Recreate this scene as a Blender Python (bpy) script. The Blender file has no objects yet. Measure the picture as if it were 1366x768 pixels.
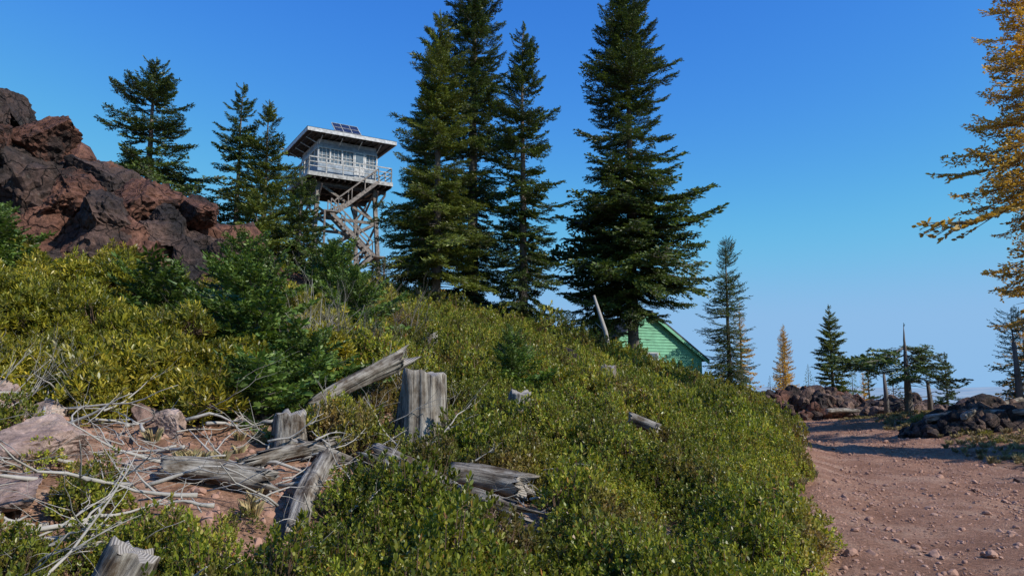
import bpy, bmesh, math, random
import numpy as np
from mathutils import Vector, Matrix, Euler, noise as mnoise

rng = np.random.default_rng(7)
random.seed(7)
scene = bpy.context.scene
scene.view_settings.view_transform = 'Standard'
scene.view_settings.look = 'None'
scene.view_settings.exposure = 0
R = math.radians

# ------------------------------------------------------------------ materials
def new_mat(name):
    m = bpy.data.materials.new(name); m.use_nodes = True
    nt = m.node_tree
    bs = nt.nodes['Principled BSDF']
    return m, nt, bs, nt.nodes['Material Output']

def ramp(nt, cols, pos=None):
    n = nt.nodes.new('ShaderNodeValToRGB')
    cr = n.color_ramp
    k = len(cols)
    pos = pos or [i/(k-1) for i in range(k)]
    while len(cr.elements) < k: cr.elements.new(0.5)
    for i in range(k):
        cr.elements[i].position = pos[i]
        cr.elements[i].color = (*cols[i], 1)
    return n

def coords(nt, kind='Object', scale=(1, 1, 1)):
    if kind == 'Position':
        g = nt.nodes.new('ShaderNodeNewGeometry'); out = g.outputs['Position']
    else:
        g = nt.nodes.new('ShaderNodeTexCoord'); out = g.outputs[kind]
    mp = nt.nodes.new('ShaderNodeMapping')
    mp.inputs['Scale'].default_value = scale
    nt.links.new(out, mp.inputs['Vector'])
    return mp.outputs['Vector']

def noise(nt, vec, scale, detail=6, rough=0.6):
    n = nt.nodes.new('ShaderNodeTexNoise')
    n.inputs['Scale'].default_value = scale
    n.inputs['Detail'].default_value = detail
    n.inputs['Roughness'].default_value = rough
    nt.links.new(vec, n.inputs['Vector'])
    return n.outputs['Fac']

def mixc(nt, fac, a, b, mode='MIX'):
    n = nt.nodes.new('ShaderNodeMix'); n.data_type = 'RGBA'; n.blend_type = mode
    ins = {'f': n.inputs[0], 'a': n.inputs[6], 'b': n.inputs[7]}
    for key, v in (('f', fac), ('a', a), ('b', b)):
        if isinstance(v, (int, float)): ins[key].default_value = v
        elif isinstance(v, tuple): ins[key].default_value = (*v, 1)
        else: nt.links.new(v, ins[key])
    return n.outputs[2]

def bump(nt, h, bs, strength=0.5, dist=0.02):
    b = nt.nodes.new('ShaderNodeBump')
    b.inputs['Strength'].default_value = strength
    b.inputs['Distance'].default_value = dist
    nt.links.new(h, b.inputs['Height'])
    nt.links.new(b.outputs[0], bs.inputs['Normal'])

def math_n(nt, op, a, b=None, c=None):
    n = nt.nodes.new('ShaderNodeMath'); n.operation = op
    for i, v in enumerate((a, b, c)):
        if v is None: continue
        if isinstance(v, (int, float)): n.inputs[i].default_value = v
        else: nt.links.new(v, n.inputs[i])
    return n.outputs[0]

def leaf_mat(name, cols, pos=None, patch=None, patch_scale=0.7, patch_rng=(0.5, 0.7), rough=0.5, trans=0.3, tcol=None, spec=0.4, vary=(0.55, 1.3)):
    m, nt, bs, out = new_mat(name)
    g = nt.nodes.new('ShaderNodeNewGeometry')
    r = ramp(nt, cols, pos); nt.links.new(g.outputs['Random Per Island'], r.inputs[0])
    col = r.outputs[0]
    v = coords(nt, 'Position')
    if patch:
        pf = noise(nt, v, patch_scale, 3)
        pr = ramp(nt, [(0, 0, 0), (1, 1, 1)], list(patch_rng)); nt.links.new(pf, pr.inputs[0])
        f = math_n(nt, 'MULTIPLY', pr.outputs[0], 0.75)
        col = mixc(nt, f, col, patch)
        pf2 = noise(nt, v, 0.35, 4)
        pr2 = ramp(nt, [(0.72, .78, .65), (1.2, 1.14, 1.0)], [.42, .58]); nt.links.new(pf2, pr2.inputs[0])
        col = mixc(nt, 1.0, col, pr2.outputs[0], 'MULTIPLY')
    oi = nt.nodes.new('ShaderNodeObjectInfo')
    vr = ramp(nt, [(vary[0],)*3, (vary[1],)*3]); nt.links.new(oi.outputs['Random'], vr.inputs[0])
    col = mixc(nt, 1.0, col, vr.outputs[0], 'MULTIPLY')
    nt.links.new(col, bs.inputs['Base Color'])
    bs.inputs['Roughness'].default_value = rough
    bs.inputs['Specular IOR Level'].default_value = spec
    tr = nt.nodes.new('ShaderNodeBsdfTranslucent')
    tc = mixc(nt, 1.0, col, (1.3, 1.2, 0.5), 'MULTIPLY')
    nt.links.new(tc, tr.inputs['Color'])
    mx = nt.nodes.new('ShaderNodeMixShader'); mx.inputs[0].default_value = trans
    nt.links.new(bs.outputs[0], mx.inputs[1]); nt.links.new(tr.outputs[0], mx.inputs[2])
    nt.links.new(mx.outputs[0], out.inputs['Surface'])
    return m

def solid_noise(name, cols, scale=4, kind='Object', stretch=(1, 1, 1), rough=0.85, bs_str=0.6, bdist=0.02, bscale=None, pos=None, spec=0.3, detail=8):
    m, nt, bs, out = new_mat(name)
    v = coords(nt, kind, stretch)
    f = noise(nt, v, scale, detail)
    r = ramp(nt, cols, pos); nt.links.new(f, r.inputs[0])
    nt.links.new(r.outputs[0], bs.inputs['Base Color'])
    bs.inputs['Roughness'].default_value = rough
    bs.inputs['Specular IOR Level'].default_value = spec
    f2 = noise(nt, v, bscale or scale*3, 8)
    bump(nt, f2, bs, bs_str, bdist)
    return m

M_manz = leaf_mat('manzanita_leaf', [(0.07, 0.105, 0.014), (0.18, 0.215, 0.025), (0.30, 0.31, 0.04), (0.40, 0.36, 0.06), (0.30, 0.13, 0.05)], [0, 0.3, 0.7, 0.9, 1.0],
                  patch=(0.22, 0.13, 0.06), patch_scale=0.8, patch_rng=(0.53, 0.66), rough=0.38, trans=0.33, vary=(.5, 1.3))
M_chin = leaf_mat('chinquapin_leaf', [(0.07, 0.10, 0.018), (0.22, 0.215, 0.028), (0.39, 0.34, 0.04), (0.55, 0.43, 0.07)], [0, 0.35, 0.78, 1.0],
                  patch=(0.13, 0.14, 0.025), patch_scale=1.3, rough=0.36, trans=0.35)
M_fir = leaf_mat('fir_needles', [(0.03, 0.055, 0.014), (0.075, 0.115, 0.024), (0.14, 0.18, 0.04)], rough=0.45, trans=0.22)
M_firl = leaf_mat('pine_needles', [(0.055, 0.08, 0.016), (0.13, 0.165, 0.03), (0.22, 0.24, 0.05)], rough=0.45, trans=0.25)
M_firy = leaf_mat('young_fir_needles', [(0.05, 0.10, 0.02), (0.10, 0.17, 0.03), (0.18, 0.25, 0.05)], rough=0.45, trans=0.25)
M_larch = leaf_mat('larch_needles', [(0.42, 0.25, 0.05), (0.62, 0.38, 0.07), (0.72, 0.50, 0.13)], rough=0.6, trans=0.35)
M_straw = leaf_mat('dry_grass_blades', [(0.35, 0.26, 0.13), (0.5, 0.40, 0.22), (0.25, 0.25, 0.1)], rough=0.6, trans=0.3)
M_bark = solid_noise('bark', [(0.05, 0.038, 0.03), (0.15, 0.12, 0.10), (0.26, 0.23, 0.2)], 6, 'Object', (1, 1, 0.25), 0.9, 0.8, 0.03)
M_twig = solid_noise('shrub_twig', [(0.07, 0.04, 0.025), (0.18, 0.12, 0.08)], 5)
M_deadtwig = solid_noise('dead_twig', [(0.20, 0.18, 0.15), (0.50, 0.46, 0.41)], 5, 'Position')
M_snag = solid_noise('snag_wood', [(0.06, 0.05, 0.045), (0.2, 0.18, 0.16)], 5, 'Object', (1, 1, 0.2))

def mat_weathered():
    m, nt, bs, out = new_mat('weathered_wood')
    v = coords(nt, 'Object', (1, 1, 0.07))
    v2 = coords(nt, 'Object', (1, 1, 0.6))
    f = noise(nt, v, 22, 8, 0.65)
    r = ramp(nt, [(0.02, 0.017, 0.014), (0.18, 0.16, 0.14), (0.34, 0.315, 0.28), (0.52, 0.49, 0.44)], [0.34, 0.45, 0.58, 0.75])
    nt.links.new(f, r.inputs[0])
    g = noise(nt, v2, 5, 6, .7)
    r2 = ramp(nt, [(0.30, 0.23, 0.17), (1, 0.98, 0.94)], [0.36, 0.54]); nt.links.new(g, r2.inputs[0])
    c = mixc(nt, 1.0, r.outputs[0], r2.outputs[0], 'MULTIPLY')
    nt.links.new(c, bs.inputs['Base Color'])
    bs.inputs['Roughness'].default_value = 0.9
    bs.inputs['Specular IOR Level'].default_value = 0.2
    bump(nt, f, bs, 1.0, 0.03)
    return m
M_wood = mat_weathered()

def mat_cutend():
    m, nt, bs, out = new_mat('wood_cut_end')
    tc = nt.nodes.new('ShaderNodeTexCoord')
    w = nt.nodes.new('ShaderNodeTexWave'); w.wave_type = 'RINGS'; w.rings_direction = 'Z'
    w.inputs['Scale'].default_value = 14; w.inputs['Distortion'].default_value = 3; w.inputs['Detail'].default_value = 3
    nt.links.new(tc.outputs['Object'], w.inputs['Vector'])
    r = ramp(nt, [(0.16, 0.14, 0.12), (0.38, 0.34, 0.30)]); nt.links.new(w.outputs['Fac'], r.inputs[0])
    nt.links.new(r.outputs[0], bs.inputs['Base Color'])
    bs.inputs['Roughness'].default_value = 0.9
    bump(nt, w.outputs['Fac'], bs, 0.5, 0.01)
    return m
M_cut = mat_cutend()

def mat_rock(name, dark, mid, light, lichen=0.5, crack=0.2, bd=0.07):
    m, nt, bs, out = new_mat(name)
    v = coords(nt, 'Position')
    f = noise(nt, v, 0.9, 8, 0.65)
    r = ramp(nt, [dark, mid, light], [0.40, 0.50, 0.64]); nt.links.new(f, r.inputs[0])
    f2 = noise(nt, v, 7, 10, 0.8)
    r2 = ramp(nt, [(0.35,)*3, (1.4,)*3], [0.36, 0.64]); nt.links.new(f2, r2.inputs[0])
    c = mixc(nt, 1.0, r.outputs[0], r2.outputs[0], 'MULTIPLY')
    f3 = noise(nt, v, 4.0, 12, 0.85)
    r3 = ramp(nt, [(0, 0, 0), (1, 1, 1)], [0.58, 0.65]); nt.links.new(f3, r3.inputs[0])
    lf = math_n(nt, 'MULTIPLY', r3.outputs[0], lichen)
    c = mixc(nt, lf, c, (0.23, 0.22, 0.19))
    dist = nt.nodes.new('ShaderNodeTexNoise'); dist.inputs['Scale'].default_value = 2.5; nt.links.new(v, dist.inputs['Vector'])
    va = nt.nodes.new('ShaderNodeVectorMath'); va.operation = 'MULTIPLY_ADD'
    nt.links.new(dist.outputs['Color'], va.inputs[0]); va.inputs[1].default_value = (.5, .5, .5); nt.links.new(v, va.inputs[2])
    vo = nt.nodes.new('ShaderNodeTexVoronoi'); vo.feature = 'DISTANCE_TO_EDGE'; vo.inputs['Scale'].default_value = 1.5
    nt.links.new(va.outputs[0], vo.inputs['Vector'])
    rc = ramp(nt, [(crack,)*3, (1, 1, 1)], [0.0, 0.035]); nt.links.new(vo.outputs['Distance'], rc.inputs[0])
    c = mixc(nt, 1.0, c, rc.outputs[0], 'MULTIPLY')
    nt.links.new(c, bs.inputs['Base Color'])
    bs.inputs['Roughness'].default_value = 0.85
    bs.inputs['Specular IOR Level'].default_value = 0.25
    h = math_n(nt, 'ADD', f2, math_n(nt, 'MULTIPLY', f, 1.5))
    h = math_n(nt, 'ADD', h, math_n(nt, 'MULTIPLY', rc.outputs[0], 0.6))
    bump(nt, h, bs, 1.0, bd)
    return m
M_lava = mat_rock('lava_rock', (0.05, 0.032, 0.028), (0.15, 0.068, 0.046), (0.26, 0.125, 0.085), 0.4, .2, .10)
M_lavad = mat_rock('lava_rock_dark', (0.032, 0.026, 0.025), (0.075, 0.052, 0.045), (0.15, 0.09, 0.07), 0.5, .2, .10)
M_boul = mat_rock('boulder_rock', (0.26, 0.17, 0.14), (0.40, 0.28, 0.23), (0.52, 0.41, 0.35), 0.5, .7, .04)
M_rub = mat_rock('rubble_rock', (0.06, 0.042, 0.036), (0.15, 0.095, 0.07), (0.27, 0.17, 0.13), 0.35)
M_peb = solid_noise('gravel_stone', [(0.20, 0.105, 0.07), (0.36, 0.205, 0.145), (0.48, 0.33, 0.26)], 1.7, 'Position', rough=0.9, bscale=30, bdist=0.01)

def mat_ground():
    m, nt, bs, out = new_mat('ground_soil_haze')
    v = coords(nt, 'Position')
    f = noise(nt, v, 1.6, 10, 0.7)
    r = ramp(nt, [(0.13, 0.07, 0.045), (0.28, 0.16, 0.105), (0.44, 0.30, 0.215)], [0.33, 0.5, 0.68]); nt.links.new(f, r.inputs[0])
    f2 = noise(nt, v, 24, 8, 0.7)
    r2 = ramp(nt, [(0.55,)*3, (1.3,)*3], [0.35, 0.65]); nt.links.new(f2, r2.inputs[0])
    c = mixc(nt, 1.0, r.outputs[0], r2.outputs[0], 'MULTIPLY')
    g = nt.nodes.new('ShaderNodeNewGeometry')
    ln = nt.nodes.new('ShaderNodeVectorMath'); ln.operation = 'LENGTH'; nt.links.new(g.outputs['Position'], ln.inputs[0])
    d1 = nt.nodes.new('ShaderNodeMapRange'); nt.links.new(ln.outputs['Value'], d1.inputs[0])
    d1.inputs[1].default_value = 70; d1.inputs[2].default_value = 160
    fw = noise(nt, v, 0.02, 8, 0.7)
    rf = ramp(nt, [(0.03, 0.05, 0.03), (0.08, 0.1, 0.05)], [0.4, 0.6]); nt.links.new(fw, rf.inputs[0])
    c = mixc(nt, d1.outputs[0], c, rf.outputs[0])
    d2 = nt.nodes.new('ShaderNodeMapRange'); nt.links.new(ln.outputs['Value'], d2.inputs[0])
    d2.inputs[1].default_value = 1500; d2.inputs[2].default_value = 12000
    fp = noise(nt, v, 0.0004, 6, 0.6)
    haze_ramp = ramp(nt, [(0.22, 0.33, 0.41), (0.34, 0.41, 0.45)], [0.4, 0.6]); nt.links.new(fp, haze_ramp.inputs[0])  # aerial haze painted into the far plain's colour, pale blue-grey with distance
    c = mixc(nt, d2.outputs[0], c, haze_ramp.outputs[0])
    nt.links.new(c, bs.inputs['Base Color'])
    bs.inputs['Roughness'].default_value = 1.0
    bs.inputs['Specular IOR Level'].default_value = 0.0
    bump(nt, f2, bs, 0.8, 0.03)
    return m
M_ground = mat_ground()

def mat_path():
    m, nt, bs, out = new_mat('dirt_path')
    v = coords(nt, 'Position')
    f = noise(nt, v, 0.8, 8, 0.7)
    r = ramp(nt, [(0.24, 0.12, 0.075), (0.355, 0.19, 0.125), (0.48, 0.30, 0.21)], [0.35, 0.5, 0.66]); nt.links.new(f, r.inputs[0])
    f2 = noise(nt, v, 26, 12, 0.8)
    r2 = ramp(nt, [(0.5,)*3, (1.3,)*3], [0.38, 0.62]); nt.links.new(f2, r2.inputs[0])
    c = mixc(nt, 1.0, r.outputs[0], r2.outputs[0], 'MULTIPLY')
    vo = nt.nodes.new('ShaderNodeTexVoronoi'); vo.inputs['Scale'].default_value = 22; nt.links.new(v, vo.inputs['Vector'])
    rv = ramp(nt, [(1, 1, 1), (0, 0, 0)], [0.16, 0.26]); nt.links.new(vo.outputs['Distance'], rv.inputs[0])
    fs = noise(nt, v, 2.5, 4); rs = ramp(nt, [(0, 0, 0), (0.6,)*3], [0.45, 0.6]); nt.links.new(fs, rs.inputs[0])
    k = math_n(nt, 'MULTIPLY', rv.outputs[0], rs.outputs[0])
    c = mixc(nt, k, c, (0.48, 0.34, 0.26))
    nt.links.new(c, bs.inputs['Base Color'])
    bs.inputs['Roughness'].default_value = 0.95
    bs.inputs['Specular IOR Level'].default_value = 0.15
    h = math_n(nt, 'ADD', f2, k)
    h = math_n(nt, 'ADD', h, math_n(nt, 'MULTIPLY', f, 1.5))
    bump(nt, h, bs, 1.0, 0.05)
    return m
M_path = mat_path()

def plain(name, col, rough=0.6, metal=0.0, nz=0.15, scale=6, stretch=(1, 1, 1)):
    m, nt, bs, out = new_mat(name)
    v = coords(nt, 'Object', stretch)
    f = noise(nt, v, scale, 6)
    lo = tuple(c*(1-nz*2) for c in col); hi = tuple(min(1, c*(1+nz)) for c in col)
    r = ramp(nt, [lo, hi], [0.35, 0.65]); nt.links.new(f, r.inputs[0])
    nt.links.new(r.outputs[0], bs.inputs['Base Color'])
    bs.inputs['Roughness'].default_value = rough
    bs.inputs['Metallic'].default_value = metal
    return m
M_white = plain('white_paint', (0.52, 0.52, 0.52), 0.7, nz=.2)
M_rail = plain('weathered_rail', (0.40, 0.39, 0.37), 0.8, nz=.25)
M_cabwall = plain('pale_blue_wall', (0.27, 0.32, 0.38), 0.75, nz=0.2, scale=4)
M_beam = plain('timber_beam', (0.22, 0.185, 0.16), 0.85, nz=0.3)
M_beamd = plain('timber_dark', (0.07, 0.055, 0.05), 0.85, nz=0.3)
M_metal = plain('roof_metal', (0.45, 0.50, 0.55), 0.45, 0.3)
M_glass = plain('window_glass', (0.12, 0.16, 0.2), 0.08, 0.0, 0.1)
M_green = plain('green_siding', (0.20, 0.50, 0.31), 0.75, nz=0.1, scale=3)
M_roofd = plain('dark_shingle', (0.07, 0.07, 0.072), 0.85, nz=0.3, scale=14)
M_solar = plain('solar_cell', (0.02, 0.025, 0.05), 0.15)

# ------------------------------------------------------------------ mesh builder
class MB:
    def __init__(s): s.v = []; s.f = []; s.m = []
    def poly(s, pts, mi=0):
        n = len(s.v); s.v.extend([tuple(p) for p in pts]); s.f.append(tuple(range(n, n+len(pts)))); s.m.append(mi)
    def raw(s, V, F, mi=0):
        n = len(s.v); s.v.extend([tuple(p) for p in V]); s.f.extend([tuple(i+n for i in f) for f in F]); s.m.extend([mi]*len(F))
    def tube(s, pts, rad, sides=6, mi=0, cap=True, jit=0.0):
        pts = [Vector(p) for p in pts]; n0 = len(s.v); k = len(pts)
        ref = Vector((0, 0, 1))
        d0 = (pts[-1]-pts[0]).normalized()
        if abs(d0.z) > 0.9: ref = Vector((1, 0, 0))
        for i, p in enumerate(pts):
            d = (pts[min(i+1, k-1)]-pts[max(i-1, 0)]).normalized()
            a = d.cross(ref).normalized(); b = d.cross(a)
            for j in range(sides):
                t = 2*math.pi*j/sides
                r = rad[i]*(1+jit*random.uniform(-1, 1))
                q = p+(a*math.cos(t)+b*math.sin(t))*r
                s.v.append((q.x, q.y, q.z))
        for i in range(k-1):
            for j in range(sides):
                a0 = n0+i*sides+j; a1 = n0+i*sides+(j+1) % sides
                s.f.append((a0, a1, a1+sides, a0+sides)); s.m.append(mi)
        if cap:
            s.f.append(tuple(n0+j for j in range(sides))[::-1]); s.m.append(mi)
            s.f.append(tuple(n0+(k-1)*sides+j for j in range(sides))); s.m.append(mi)
    def beam(s, p, q, w, h, mi=0, up=(0, 0, 1)):
        p = Vector(p); q = Vector(q); d = (q-p).normalized(); u = Vector(up)
        if abs(d.dot(u)) > 0.97: u = Vector((1, 0, 0))
        a = d.cross(u).normalized()*w/2; b = a.cross(d).normalized()*h/2
        V = [p-a-b, p+a-b, p+a+b, p-a+b, q-a-b, q+a-b, q+a+b, q-a+b]
        s.raw(V, [(0, 1, 2, 3), (7, 6, 5, 4), (0, 4, 5, 1), (1, 5, 6, 2), (2, 6, 7, 3), (3, 7, 4, 0)], mi)
    def box(s, x0, x1, y0, y1, z0, z1, mi=0):
        V = [(x0, y0, z0), (x1, y0, z0), (x1, y1, z0), (x0, y1, z0), (x0, y0, z1), (x1, y0, z1), (x1, y1, z1), (x0, y1, z1)]
        s.raw(V, [(3, 2, 1, 0), (4, 5, 6, 7), (0, 1, 5, 4), (1, 2, 6, 5), (2, 3, 7, 6), (3, 0, 4, 7)], mi)
    def mesh(s, name, mats, smooth=False):
        me = bpy.data.meshes.new(name); me.from_pydata(s.v, [], s.f)
        for m in mats: me.materials.append(m)
        me.polygons.foreach_set('material_index', s.m)
        if smooth: me.polygons.foreach_set('use_smooth', [True]*len(s.f))
        me.update(); return me

def add_obj(name, me, parent=None, loc=None, rot=None):
    o = bpy.data.objects.new(name, me); scene.collection.objects.link(o)
    if parent: o.parent = parent
    if loc is not None: o.location = loc
    if rot is not None: o.rotation_euler = rot
    return o

# ------------------------------------------------------------------ terrain
CTRL = [(3, 6.6, 0), (5, 6.6, 0), (4, 0, 0), (0, 0, 0), (-4, 0, .1), (0, 5.5, 0), (-3.3, 5, .3), (-1.05, 9, .86), (-4.75, 7, 1.0),
        (-4.7, 8, 1.2), (-6.7, 9.5, 1.6), (-3.05, 8, .93), (-13, 18, 4.8), (-8, 20, 4.2), (0, 25, 2.9), (-4.2, 25, 3.75), (5.4, 30, 1.7),
        (4, 9.95, 0), (6.4, 17.2, 0), (12.3, 36, 0), (8, 6.6, 0), (12, 20, 0), (-12.6, 52, 7.7), (5, 60, 1), (-2.35, 9.5, 1.15),
        (.1, 11, 1.05), (1.85, 11, .72), (2.2, 17, 1.35), (-1.64, 15, 2.0), (5.7, 35, 2.2), (-3.15, 30, 4.1), (.3, 33, 3.6), (7.5, 41, 1.9), (10, 38, 1.0),
        (-25, 20, 8), (-25, 50, 9.5), (-30, 0, 4), (-17, 34, 8.3), (0, 60, 3.5), (-10, 4, 1.2), (-10, 12, 3.0),
        (0, -20, -.5), (30, -5, -1), (16, 22, .4), (15.8, 30, .5), (17, 38, .1), (11.5, 40, .9), (14, 46, .2), (22, 50, -1.2), (22, 60, -2.6),
        (26, 45, -1.8), (26, 56, -3.5), (35, 30, -3), (30, 10, -.6), (-20, -20, 1), (30, -25, -2), (0, 80, -2), (-30, 75, 4), (40, 60, -9), (9, 28, 0), (8, 24, .15), (5, 21, .8)]
C = np.array(CTRL, float)
def tps_k(r2): return np.where(r2 > 1e-9, 0.5*r2*np.log(np.maximum(r2, 1e-9)), 0)
def _fit():
    n = len(C); P = C[:, :2]
    D2 = ((P[:, None]-P[None])**2).sum(-1)
    K = tps_k(D2)+np.eye(n)*0.3
    A = np.zeros((n+3, n+3)); A[:n, :n] = K; A[:n, n] = 1; A[:n, n+1:] = P; A[n, :n] = 1; A[n+1:, :n] = P.T
    b = np.zeros(n+3); b[:n] = C[:, 2]
    return np.linalg.solve(A, b)
W = _fit()
def Hn(x, y):
    x = np.asarray(x, float); y = np.asarray(y, float)
    sh = x.shape; xf = x.ravel(); yf = y.ravel()
    r = np.hypot(xf-2, yf-25)
    xc = np.where(r > 75, 2+(xf-2)*75/np.maximum(r, 1e-6), xf); yc = np.where(r > 75, 25+(yf-25)*75/np.maximum(r, 1e-6), yf)
    z = np.full(xf.shape, W[-3])+W[-2]*xc+W[-1]*yc
    for i in range(len(C)):
        z += W[i]*tps_k((xc-C[i, 0])**2+(yc-C[i, 1])**2)
    z += 0.04*np.sin(1.7*xf+0.6*yf)*np.cos(1.3*yf-0.5*xf)+0.02*np.sin(4.1*xf+2)*np.sin(3.7*yf)
    far = -330*(1-np.exp(-np.maximum(r-45, 0)/700))
    hills = 110*np.sin(xf/5200+1)*np.cos(yf/6300)+60*np.sin(xf/2100+yf/3300)
    ridge = 260*(0.6+0.4*np.sin(xf/3700+.7)+.25*np.sin(xf/1500))*np.clip((r-22000)/9000, 0, 1)
    far = far+hills*np.clip((r-3000)/6000, 0, 1)+ridge
    t = np.clip((r-50)/45, 0, 1); t = t*t*(3-2*t)
    z = z*(1-t)+far*t
    return z.reshape(sh)
def H(x, y): return float(Hn(np.array([x]), np.array([y]))[0])

PY = np.array([-30, 0, 6.6, 10, 17.2, 25, 36, 46, 60.])
PL = np.array([-3.5, 0.6, 2.45, 3.7, 6.4, 9.0, 12.2, 14.2, 15.5])
PR = np.array([1.5, 6.4, 8.2, 9.2, 11.3, 13.3, 16.2, 17.6, 18.6])
def pedge(y):
    l = np.interp(y, PY, PL)+0.18*np.sin(1.1*y)+0.1*np.sin(2.7*y+1)
    r = np.interp(y, PY, PR)+0.3*np.sin(0.8*y+2)+0.15*np.sin(2.1*y)
    return l, r

def axis(dense0, dense1, step, lim, grow=1.16):
    a = list(np.arange(dense0, dense1+1e-6, step)); s = step
    def g(p): return grow if abs(p) < 6000 else 1.05
    hi = []; p = a[-1]
    while p < lim: s *= g(p); p += s; hi.append(p)
    s = step; lo = []; p = a[0]
    while p > -lim: s *= g(p); p -= s; lo.append(p)
    return np.array(lo[::-1]+a+hi)
xs = axis(-26, 30, 0.22, 60000); ys = axis(-2, 62, 0.22, 60000)
X, Y = np.meshgrid(xs, ys)
Z = Hn(X, Y)
l, r = pedge(Y)
inside = np.clip(np.minimum(X-l, r-X)/0.35, 0, 1)*(Y > -28)*(Y < 58)
Z = Z-0.12*inside
near = (np.abs(X) < 30) & (Y > -3) & (Y < 62)
Z = Z+near*(rng.normal(0, 0.012, Z.shape))
def grid_mesh(name, X, Y, Z, mat):
    ny, nx = X.shape
    me = bpy.data.meshes.new(name)
    V = np.stack([X, Y, Z], -1).reshape(-1, 3)
    i = np.arange((ny-1)*(nx-1)); rr = i//(nx-1); cc = i % (nx-1)
    a = rr*nx+cc
    F = np.stack([a, a+1, a+1+nx, a+nx], -1).astype(np.int32)
    me.vertices.add(len(V)); me.vertices.foreach_set('co', V.ravel().astype(np.float32))
    me.loops.add(F.size); me.loops.foreach_set('vertex_index', F.ravel())
    me.polygons.add(len(F)); me.polygons.foreach_set('loop_start', np.arange(0, F.size, 4, dtype=np.int32))
    me.update(calc_edges=True); me.validate()
    me.polygons.foreach_set('use_smooth', [True]*len(F))
    me.materials.append(mat); return me
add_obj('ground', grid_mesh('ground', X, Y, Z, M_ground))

py_ = np.arange(-26, 56, 0.15); tt = np.linspace(0, 1, 46)
PYg, TT = np.meshgrid(py_, tt, indexing='ij')
l, r = pedge(PYg)
PX = l-0.1+(r-l+0.2)*TT
edge = np.minimum(TT, 1-TT)
PZ = Hn(PX, PYg)-0.01-0.12*np.clip(1-edge/0.05, 0, 1)
wheel = np.exp(-((TT-0.27)/0.07)**2)+np.exp(-((TT-0.66)/0.07)**2)
PZ = PZ-0.035*wheel+rng.normal(0, 0.008, PZ.shape)
add_obj('dirt_path', grid_mesh('dirt_path', PX, PYg, PZ, M_path))

# ------------------------------------------------------------------ instancing through geometry nodes
def make_lib(name, meshes):
    col = bpy.data.collections.new(name)
    for i, me in enumerate(meshes):
        o = bpy.data.objects.new('%s_%02d' % (name, i), me); col.objects.link(o)
    return col

def scatter(name, pts, rots, scls, idxs, lib, parent=None):
    pts = np.asarray(pts, np.float32).reshape(-1, 3)
    me = bpy.data.meshes.new(name); me.vertices.add(len(pts)); me.vertices.foreach_set('co', pts.ravel())
    a = me.attributes.new('rot', 'FLOAT_VECTOR', 'POINT'); a.data.foreach_set('vector', np.asarray(rots, np.float32).ravel())
    s = np.asarray(scls, np.float32)
    if s.ndim == 1: s = np.repeat(s[:, None], 3, 1)
    a = me.attributes.new('scl', 'FLOAT_VECTOR', 'POINT'); a.data.foreach_set('vector', np.ascontiguousarray(s).ravel())
    a = me.attributes.new('idx', 'INT', 'POINT'); a.data.foreach_set('value', np.asarray(idxs, np.int32))
    o = add_obj(name, me, parent)
    ng = bpy.data.node_groups.new(name+'_gn', 'GeometryNodeTree')
    ng.interface.new_socket('Geometry', in_out='INPUT', socket_type='NodeSocketGeometry')
    ng.interface.new_socket('Geometry', in_out='OUTPUT', socket_type='NodeSocketGeometry')
    N = ng.nodes; L = ng.links
    gi = N.new('NodeGroupInput'); go = N.new('NodeGroupOutput')
    ci = N.new('GeometryNodeCollectionInfo'); ci.inputs['Collection'].default_value = lib
    ci.inputs['Separate Children'].default_value = True; ci.inputs['Reset Children'].default_value = True
    ip = N.new('GeometryNodeInstanceOnPoints'); ip.inputs['Pick Instance'].default_value = True
    def attr(nm, dt):
        n = N.new('GeometryNodeInputNamedAttribute'); n.data_type = dt; n.inputs['Name'].default_value = nm
        return next(q for q in n.outputs if q.enabled and q.name == 'Attribute')
    L.new(gi.outputs[0], ip.inputs['Points']); L.new(ci.outputs[0], ip.inputs['Instance'])
    e2r = N.new('FunctionNodeEulerToRotation')
    L.new(attr('rot', 'FLOAT_VECTOR'), e2r.inputs[0]); L.new(e2r.outputs[0], ip.inputs['Rotation'])
    L.new(attr('scl', 'FLOAT_VECTOR'), ip.inputs['Scale']); L.new(attr('idx', 'INT'), ip.inputs['Instance Index'])
    L.new(ip.outputs[0], go.inputs[0])
    md = o.modifiers.new('instances', 'NODES'); md.node_group = ng
    return o

# ------------------------------------------------------------------ leaves
def leaf(b, p, d, n, L, w, mi=0):
    s = d.cross(n)
    if s.length < 1e-4: s = Vector((1, 0, 0))
    s.normalize()
    m1 = p+d*L*0.4; m2 = p+d*L*0.75
    b.poly([p, m1+s*w*0.5, m2+s*w*0.38, p+d*L, m2-s*w*0.38, m1-s*w*0.5], mi)

def rv(): return Vector((random.gauss(0, 1), random.gauss(0, 1), random.gauss(0, 1)))

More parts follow.
